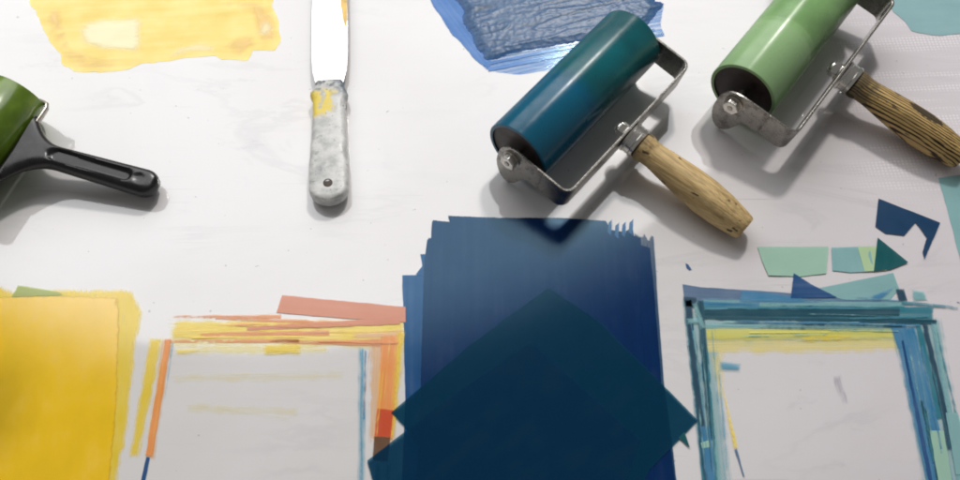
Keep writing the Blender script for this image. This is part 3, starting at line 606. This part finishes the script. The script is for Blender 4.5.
def wooden_brayer(B, D, T, hbar, htip, R, RL, rmat, wmat, label, group, wr=1.0, turn=.3):
    """B, D: near and far corner of the steel frame, T: handle end"""
    b = at(*B, hbar); d = at(*D, hbar); L = (d-b).length; u = (d-b).normalized(); mid = (b+d)/2
    rz = math.atan2(u.y, u.x)
    tip = Vector((u.y, -u.x, 0))
    HL = 12.6
    tilt = -math.asin((hbar-htip)/HL)
    AR = 5.6
    # local frame: x along bar, +y toward roller, so handle runs -y
    root = empty('ink_roller', (mid.x, mid.y, 0), label, 'ink roller', group, rz)
    piv = Matrix.Translation((0, 0, hbar)) @ Matrix.Rotation(-tilt, 4, 'X')
    def put(bm): bmesh.ops.transform(bm, matrix=piv, verts=bm.verts); return bm
    W = 1.38; T_ = .22; rc = .8; X = L/2
    # bent strip frame
    bm = bmesh.new(); path = [(-X+.0, 2.6)]
    for k in range(9):
        a = math.pi+k*math.pi/16; path.append((-X+rc+rc*math.cos(a), rc+rc*math.sin(a)))
    for k in range(9):
        a = 1.5*math.pi+k*math.pi/16; path.append((X-rc+rc*math.cos(a), rc+rc*math.sin(a)))
    path.append((X, 2.6))
    n = len(path); rings = []
    for i, (x, y) in enumerate(path):
        p0 = Vector(path[max(0, i-1)]); p1 = Vector(path[min(n-1, i+1)]); tt = (p1-p0).normalized(); nn = Vector((-tt.y, tt.x))*T_/2
        rings.append([bm.verts.new((x+s*nn.x, y+s*nn.y, z)) for s, z in ((1, -W), (1, W), (-1, W), (-1, -W))])
    for A, Bq in zip(rings, rings[1:]):
        for k in range(4): bm.faces.new((A[k], A[(k+1) % 4], Bq[(k+1) % 4], Bq[k]))
    bm.faces.new(rings[0]); bm.faces.new(rings[-1][::-1])
    foot = hbar+AR*math.sin(-tilt)-.05
    tab = [(2.6, -W), (AR-1.9, -W), (AR-1.55, -1.7), (AR-1.3, -2.4), (AR-.8, -foot*.88), (AR-.05, -foot), (AR+.75, -foot*.86), (AR+1.3, -foot*.55), (AR+1.38, -1.1), (AR+1.3, 0), (AR+.95, .9), (AR, 1.3), (AR-1.2, W), (2.6, W)]
    core = smooth_poly([Vector(p) for p in tab[1:-1]], 1)[:-2]; core = [Vector(tab[1])]+core+[Vector(tab[-2])]
    tabs = [Vector(tab[0])]+core+[Vector(tab[-1])]
    for sgn in (-1, 1):
        x0 = sgn*X-T_/2
        prism(bm, [(x0, p.x, p.y) for p in tabs], (1, 0, 0), T_)
    obj('frame', put(bm), M_STEEL_DARK, root, angle=30, bevel=.04)
    # roller, core
    cx = 0; rl = RL/2
    bm = bmesh.new(); lathe(bm, [(-rl, R-.32), (-rl, R-.05), (-rl+.06, R), (rl-.06, R), (rl, R-.05), (rl, R-.32)], (cx, AR, 0), (1, 0, 0), 96)
    obj('roller', put(bm), rmat, root, angle=50)
    bm = bmesh.new(); lathe(bm, [(-rl+.12, 0), (-rl+.12, R-.30), (rl-.12, R-.30), (rl-.12, 0)], (cx, AR, 0), (1, 0, 0), 64)
    obj('roller_core', put(bm), M_DISC, root)
    # axle, nuts
    bm = bmesh.new(); lathe(bm, [(-X-.85, 0), (-X-.85, .22), (-X-.78, .27), (X+.78, .27), (X+.85, .22), (X+.85, 0)], (0, AR, 0), (1, 0, 0), 20)
    obj('axle', put(bm), M_STEEL, root)
    for sgn in (-1, 1):
        bm = bmesh.new(); lathe(bm, [(0, 0), (0, .82), (.10, .82), (.12, .78), (.12, 0)], (sgn*(X+T_/2), AR, 0), (sgn, 0, 0), 32)
        wsh = obj('washer', put(bm), M_STEEL, root)
        bm = bmesh.new(); hexnut(bm, (sgn*(X+T_/2+.12), AR, 0), (sgn, 0, 0), .74, .55, turn)
        obj('axle_nut', put(bm), M_CHROME, root, bevel=.06, angle=20)
        bm = bmesh.new(); lathe(bm, [(0, .45), (1.2, .45)], (sgn*(rl-.12) if sgn < 0 else rl-.12, AR, 0), (sgn, 0, 0), 24)
        bm.free()
    # tang bolt and nut at the inside of the bar
    bm = bmesh.new(); lathe(bm, [(T_/2, .85), (T_/2+.16, .85), (T_/2+.16, 0)], (0, 0, 0), (0, 1, 0), 28)
    hexnut(bm, (0, T_/2+.16, 0), (0, 1, 0), .74, .62, turn+.2, .38)
    obj('handle_nut', put(bm), M_CHROME, root, bevel=.05, angle=25)
    # ferrule and handle
    fr = 1.2*wr
    bm = bmesh.new(); lathe(bm, [(T_/2, 0), (T_/2, fr*.9), (.2, fr*1.06), (.42, fr*1.06), (.48, fr), (1.02, fr), (1.08, fr*1.06), (1.35, fr*1.06), (1.42, fr*.95), (1.42, 0)], (0, 0, 0), (0, -1, 0), 56)
    obj('ferrule', put(bm), M_CHROME, root, angle=40)
    bm = bmesh.new()
    prof = [(0, 0), (0, 1.0), (.12, 1.14), (.5, 1.16), (.9, 1.05), (1.6, 1.04), (3, 1.17), (5, 1.36), (7, 1.43), (8.6, 1.36), (9.8, 1.2), (10.6, 1.08), (10.95, .98), (11.05, .9), (11.05, 0)]
    # resample smoothly
    pr = []
    for (t0, r0), (t1, r1) in zip(prof, prof[1:]):
        nseg = max(1, int((t1-t0)/.4))
        for k in range(nseg): pr.append((t0+(t1-t0)*k/nseg, r0+(r1-r0)*k/nseg))
    pr.append(prof[-1])
    lathe(bm, [(a, r*wr) for a, r in pr], (0, -1.40, 0), (0, -1, 0), 56)
    for v in bm.verts:                     # hand shaped, slightly faceted and uneven
        q_ = v.co; r_ = math.hypot(q_.x, q_.z)
        if r_ > .3:
            a_ = math.atan2(q_.z, q_.x); k = 1+.018*math.cos(6*a_+.4)*min(1, (-q_.y-1.4)/6)+.02*noise.noise(Vector((q_.x, q_.y*.35, q_.z)))
            q_.x *= k; q_.z *= k
    obj('handle', put(bm), wmat, root, angle=40)
    return root
grp = 'hand rollers with wooden handles'
wooden_brayer((565, 201), (685, 73), (742, 236), 3.3, 1.3, 3.0, 15.9,
    roller_mat('teal_inked_rubber', lin(0, 84, 114), lin(4, 88, 96), .005, soft=.02, alt=lin(6, 92, 120)), wood_mat('pale_worn_wood', lin(206, 178, 126), lin(150, 112, 64), 160, .4, .9, .3),
    'hand roller inked dark teal blue with a smooth pale wooden handle, above the navy square', grp, 1.1)
wooden_brayer((789, 142), (888, 10), (975, 175), 3.3, 1.3, 3.05, 15.9,
    roller_mat('light_green_inked_rubber', lin(134, 172, 116), lin(122, 162, 104), .01, alt=lin(152, 188, 136)), wood_mat('zebra_grained_wood', lin(196, 164, 104), lin(40, 27, 15), 420, 1., .8, 1.7, patch=(.004, -.078, .0045, .016)),
    'hand roller inked light green with a dark striped wooden handle, in the upper right', grp, 1.08, .9)

# black handled roller, cropped by the left edge
def black_brayer():
    hw = 2.9
    a = at(50, 104, hw); b = at(0, 176, hw); u = (b-a).normalized()      # wire cross bar runs a -> b
    tipc = at(146, 184, 1.2); piv = a.lerp(b, .62)
    n = Vector((tipc.x-piv.x, tipc.y-piv.y, 0)); hl = n.length; n.normalize()
    perp = Vector((-u.y, u.x, 0));  perp = perp if perp.dot(n) < 0 else -perp        # toward the roller
    Z = Vector((0, 0, 1)); RL = 10.5; R = 2.85; off = 3.3; zc = 2.95
    root = empty('ink_roller', (piv.x, piv.y, 0), 'dark grass green hand roller with a black plastic handle at the left edge', 'ink roller')
    P0 = Vector((piv.x, piv.y, 0))
    def loc(p): return p-P0
    mid = a+u*(RL/2+.35)
    c = Vector((mid.x, mid.y, zc))+perp*off-u*.2
    bm = bmesh.new(); lathe(bm, [(-RL/2, 0), (-RL/2, R-.2), (-RL/2+.05, R-.06), (-RL/2+.12, R), (RL/2-.12, R), (RL/2, R-.1), (RL/2, 0)], loc(c), u, 96)
    q = NT('grass_green_inked_rubber'); p = q.n('ShaderNodeTexCoord').outputs['Object']
    n1 = q.noise(p, 30, 3, .5)
    cc = q.mix(q.rng(n1, .35, .65), lin(72, 96, 18), lin(104, 132, 40))
    bs = q.n('ShaderNodeBsdfPrincipled', {'Base Color': cc, 'Roughness': .2, 'Coat Weight': .3, 'Coat Roughness': .1, 'Normal': q.bump(q.noise(p, 200, 3), .12, .0004)})
    obj('roller', bm, q.done(bs.outputs[0]), root, angle=50)
    # wire frame: along the bar and bent back to both roller ends
    bm = bmesh.new(); X = RL/2+.35; r = .17
    def w3(s, t, z): return loc(Vector((mid.x, mid.y, 0))+u*s+perp*t+Z*z)
    pts = [w3(-X+.35, off, zc), w3(-X, off-.1, zc), w3(-X, .8, hw), w3(-X+.1, .25, hw), w3(-X+.5, 0, hw), w3(X-.5, 0, hw), w3(X-.1, .25, hw), w3(X, .8, hw), w3(X, off-.1, zc), w3(X-.35, off, zc)]
    rings = []
    for i, p_ in enumerate(pts):
        t_ = (pts[min(i+1, len(pts)-1)]-pts[max(i-1, 0)]).normalized(); s_ = t_.cross(Z).normalized(); z_ = s_.cross(t_)
        rings.append([bm.verts.new(p_+(s_*math.cos(k*math.pi/6)*r+z_*math.sin(k*math.pi/6)*r*1.5)) for k in range(12)])
    for A, B_ in zip(rings, rings[1:]):
        for k in range(12): bm.faces.new((A[k], A[(k+1) % 12], B_[(k+1) % 12], B_[k]))
    bm.faces.new(rings[0]); bm.faces.new(rings[-1][::-1])
    obj('frame', bm, M_STEEL, root)
    # plastic handle: a flared web that grips the wire and a long grip with a sunken slot
    side = Vector((-n.y, n.x, 0))
    side = side if side.dot(u) < 0 else -side      # side points toward the far (upper right) end of the bar
    tilt = math.asin((hw-1.25)/hl)
    def top_z(t): return hw-(hw-1.25)*(t/hl)
    NL = 60; stations = [i/NL for i in range(NL+1)]
    bar_ang = u
    def half(t):                                   # half widths either side of the axis at distance t
        if t < 3.4:
            k = 1-t/3.4; f = k**2.1
            return 1.0+2.35*f, 1.0+2.35*f
        k = (t-3.4)/(hl-3.4)
        return 1.0+.22*k, 1.0+.22*k
    tot = hl+1.15
    bm = bmesh.new(); rows = []; M = 25
    def hmodel(t, s):                              # s -1..1 across: height of the upper skin above the centre plane
        e = .78*(1-abs(s)**4)**.5 if abs(s) < 1 else 0
        return e
    outline_pts = []
    for i in range(NL+1):
        t = tot*(i/NL)**1.0
        a1, a2 = half(min(t, hl))
        if t > hl-.1: kk = (t-(hl-.1))/(tot-hl+.1); f = math.sqrt(max(0, 1-kk*kk)); a1 *= max(f, .02); a2 *= max(f, .02)
        else: f = 1
        row_t, row_b = [], []
        skew = 0
        for j in range(M+1):
            s = -1+2*j/M
            s = math.sin(s*math.pi/2)
            hh = (a1 if s > 0 else a2)*s
            base = P0+n*t+side*hh
            # follow the wire direction close to the bar
            k = max(0, 1-t/2.2)
            base = base+n*(-(hh)*(u.dot(n))/(max(.2, abs(u.dot(side))))*k*(1 if u.dot(side) < 0 else -1)*-1)*0
            th = .80*(1-abs(s)**5)**.5*(f**.5 if f < 1 else 1)*min(1, .62+t*.12)
            groove = 0
            # long slot
            t0, t1, w_ = 3.3, hl-1.6, .52
            if t0 < t < t1: dd = abs(hh)/w_
            else:
                q0 = t0 if t <= t0 else t1; dd = math.hypot(hh, t-q0)/w_
            groove = .36*max(0, min(1, (1.15-dd)/.30))
            dd2 = math.hypot(hh-.02, t-(hl-.35))/.42
            groove += .09*max(0, min(1, (1.1-dd2)/.25))
            zz = top_z(min(t, hl))
            row_t.append(bm.verts.new(loc(Vector((base.x, base.y, zz+th-groove)))))
            row_b.append(bm.verts.new(loc(Vector((base.x, base.y, max(.03, zz-th))))))
        rows.append((row_t, row_b))
    for (t0, b0), (t1, b1) in zip(rows, rows[1:]):
        for j in range(M):
            bm.faces.new((t0[j], t0[j+1], t1[j+1], t1[j])); bm.faces.new((b0[j+1], b0[j], b1[j], b1[j+1]))
        bm.faces.new((t0[0], t1[0], b1[0], b0[0])); bm.faces.new((t0[M], b0[M], b1[M], t1[M]))
    bm.faces.new([v for v in rows[0][0]]+[v for v in rows[0][1]][::-1])
    bm.faces.new([v for v in rows[-1][0]][::-1]+[v for v in rows[-1][1]])
    bmesh.ops.remove_doubles(bm, verts=bm.verts, dist=.002)
    obj('handle', bm, M_BLACK, root, angle=60)
    bm = bmesh.new(); c0 = loc(piv+Vector((0, 0, 0)))
    lathe(bm, [(-2.0, 0), (-2.0, .34), (-1.9, .42), (2.9, .42), (3.0, .34), (3.0, 0)], c0, u, 24)
    obj('wire_clip', bm, M_BLACK, root)
black_brayer()

# ------------------------------------------------------------------ palette knife
def knife():
    zt = 1.8; z0 = 1.0
    A = at(329.5, 84, z0); B = at(329, 203, z0); L = (B-A).length; u = (B-A).normalized()
    rz = math.atan2(u.y, u.x)+math.pi/2            # handle runs toward local -y
    root = empty('palette_knife', (A.x, A.y, 0), 'palette knife with a paint spattered grey handle and a bright steel blade', 'palette knife', None, rz)
    wprof = [(-.05, 1.20), (.25, 1.33), (.8, 1.42), (1.15, 1.62), (1.5, 1.66), (1.9, 1.46), (2.5, 1.40), (4, 1.42), (6, 1.50), (8, 1.62), (9.2, 1.66)]
    def wid(t):
        e = L-1.5
        if t > e: k = (t-e)/1.5; return 1.66*max(.03, (1-k**2.4))**.5
        for (a, x), (b, y) in zip(wprof, wprof[1:]):
            if a <= t <= b: return x+(y-x)*(t-a)/(b-a)
        return 1.66
    NLs = 90; seg = 40; bm = bmesh.new(); rings = []
    for i in range(NLs+1):
        t = -.05+(L+.05)*(1-(1-i/NLs)**1.35); a = wid(t)
        e = 1 if t < L-.5 else max(.35, math.sqrt(max(0, 1-((t-(L-.5))/.52)**2)))
        h = .72*(.86+.14*min(1, t/2))*(.6+.4*e)
        ring = []
        for k in range(seg):
            th = 2*math.pi*k/seg; cs, sn = math.cos(th), math.sin(th)
            x = a*math.copysign(abs(cs)**.42, cs); z = h*math.copysign(abs(sn)**.55, sn)
            dn = .02*noise.noise(Vector((x*1.7, t*1.7, z*2)))+.018*noise.noise(Vector((x*5, t*5, z*5)))
            if 1.0 < t < 1.9: dn += .05*noise.noise(Vector((x*3, t*3, z*3+4)))
            ring.append(bm.verts.new((x*(1+dn), -t, z0+z+dn)))
        rings.append(ring)
    for A_, B_ in zip(rings, rings[1:]):
        for k in range(seg): bm.faces.new((A_[k], A_[(k+1) % seg], B_[(k+1) % seg], B_[k]))
    bm.faces.new(rings[0]); bm.faces.new(rings[-1][::-1])
    q = NT('spattered_grey_handle'); p = q.n('ShaderNodeTexCoord').outputs['Object']; s = q.n('ShaderNodeSeparateXYZ', {0: p})
    n1 = q.noise(p, 60, 6, .65); n2 = q.noise(p, 140, 5, .6); n3 = q.noise(p, 35, 3, .6)
    c = q.mix(q.rng(n1, .35, .65), lin(172, 174, 172), lin(216, 216, 213))
    c = q.mix(q.rng(n2, .58, .72, 0, .6), c, lin(105, 110, 112))
    c = q.mix(q.math('MULTIPLY', q.rng(n2, .42, .30), .5), c, lin(222, 220, 214))
    # scraped yellow ink below the collar
    yj = q.math('ADD', s.outputs[1], q.math('MULTIPLY', q.math('SUBTRACT', n3, .5), .03)); ymask = q.math('MULTIPLY', q.rng(yj, -.046, -.036), q.rng(yj, -.017, -.010, 1, 0))
    ymask = q.math('MULTIPLY', ymask, q.rng(q.math('ADD', q.math('ADD', s.outputs[0], q.math('MULTIPLY', s.outputs[1], -.25)), q.math('MULTIPLY', q.math('SUBTRACT', n1, .5), .05)), .014, .008, 0, 1))
    ymask = q.math('MULTIPLY', ymask, q.rng(q.math('ADD', q.math('MULTIPLY', n1, .6), q.math('MULTIPLY', n3, .4)), .38, .46))
    c = q.mix(q.math('MULTIPLY', ymask, .9), c, lin(232, 205, 50))
    bmask = q.math('MULTIPLY', q.rng(s.outputs[1], -.024, -.008), q.rng(q.math('ADD', q.math('MULTIPLY', n1, .7), q.math('MULTIPLY', s.outputs[0], 6.)), .34, .44))
    c = q.mix(q.math('MULTIPLY', bmask, .85), c, lin(66, 84, 100))
    dk = q.math('MULTIPLY', q.rng(s.outputs[1], -.020, -.004), q.rng(q.noise(p, 190, 4, .6), .50, .60))
    c = q.mix(q.math('MULTIPLY', dk, .8), c, lin(48, 60, 66))
    c = q.mix(q.math('MULTIPLY', q.rng(q.noise(p, 230, 3, .6), .64, .70), .6), c, lin(92, 92, 88))
    rust = q.math('MULTIPLY', q.rng(s.outputs[2], .0055, .002), q.rng(n1, .5, .62, 0, .7))
    c = q.mix(rust, c, lin(120, 105, 70))
    b = q.n('ShaderNodeBsdfPrincipled', {'Base Color': c, 'Roughness': q.rng(n1, .3, .7, .28, .5), 'Normal': q.bump(q.math('ADD', n1, q.math('MULTIPLY', n2, .6)), .35, .0008)})
    h = obj('handle', bm, q.done(b.outputs[0]), root, angle=50)
    bm = bmesh.new(); ty = L-1.55
    lathe(bm, [(-.1, .40), (.0, .40), (.02, .38), (.02, .34), (.005, .33), (.005, 0)], (0, -ty, z0+.735), (0, 0, 1), 28)
    pl = obj('hanging_hole', bm, plain('dark_brown_hole', lin(62, 42, 24), .6, .4, 200), h)
    # blade
    bm = bmesh.new(); zb = z0-.05
    bl = [(-1.22, .0), (-1.55, 1.6), (-1.66, 3.6), (-1.68, 8), (-1.66, 14), (-1.5, 17), (-1.0, 19), (0, 19.8), (1.0, 19), (1.5, 17), (1.66, 14), (1.68, 8), (1.66, 3.6), (1.55, 1.6), (1.22, .0)]
    prism(bm, [(x, y-.05, zb) for x, y in bl], (0, 0, 1), .12)
    obj('blade', bm, metal('polished_blade', (.92, .92, .93, 1), .30, .06), root, smooth=False, bevel=.03)
    bm = bmesh.new()
    prism(bm, smooth_poly([Vector((x, y, zb+.125)) for x, y in [(1.66, 6.3), (1.30, 7.0), (1.15, 8.4), (1.0, 9.6), (1.2, 11), (1.66, 11)]], 1), (0, 0, 1), .04)
    obj('paint_dab', bm, plain('yellow_paint_dab', lin(225, 185, 90), .3, .2), root)
knife()
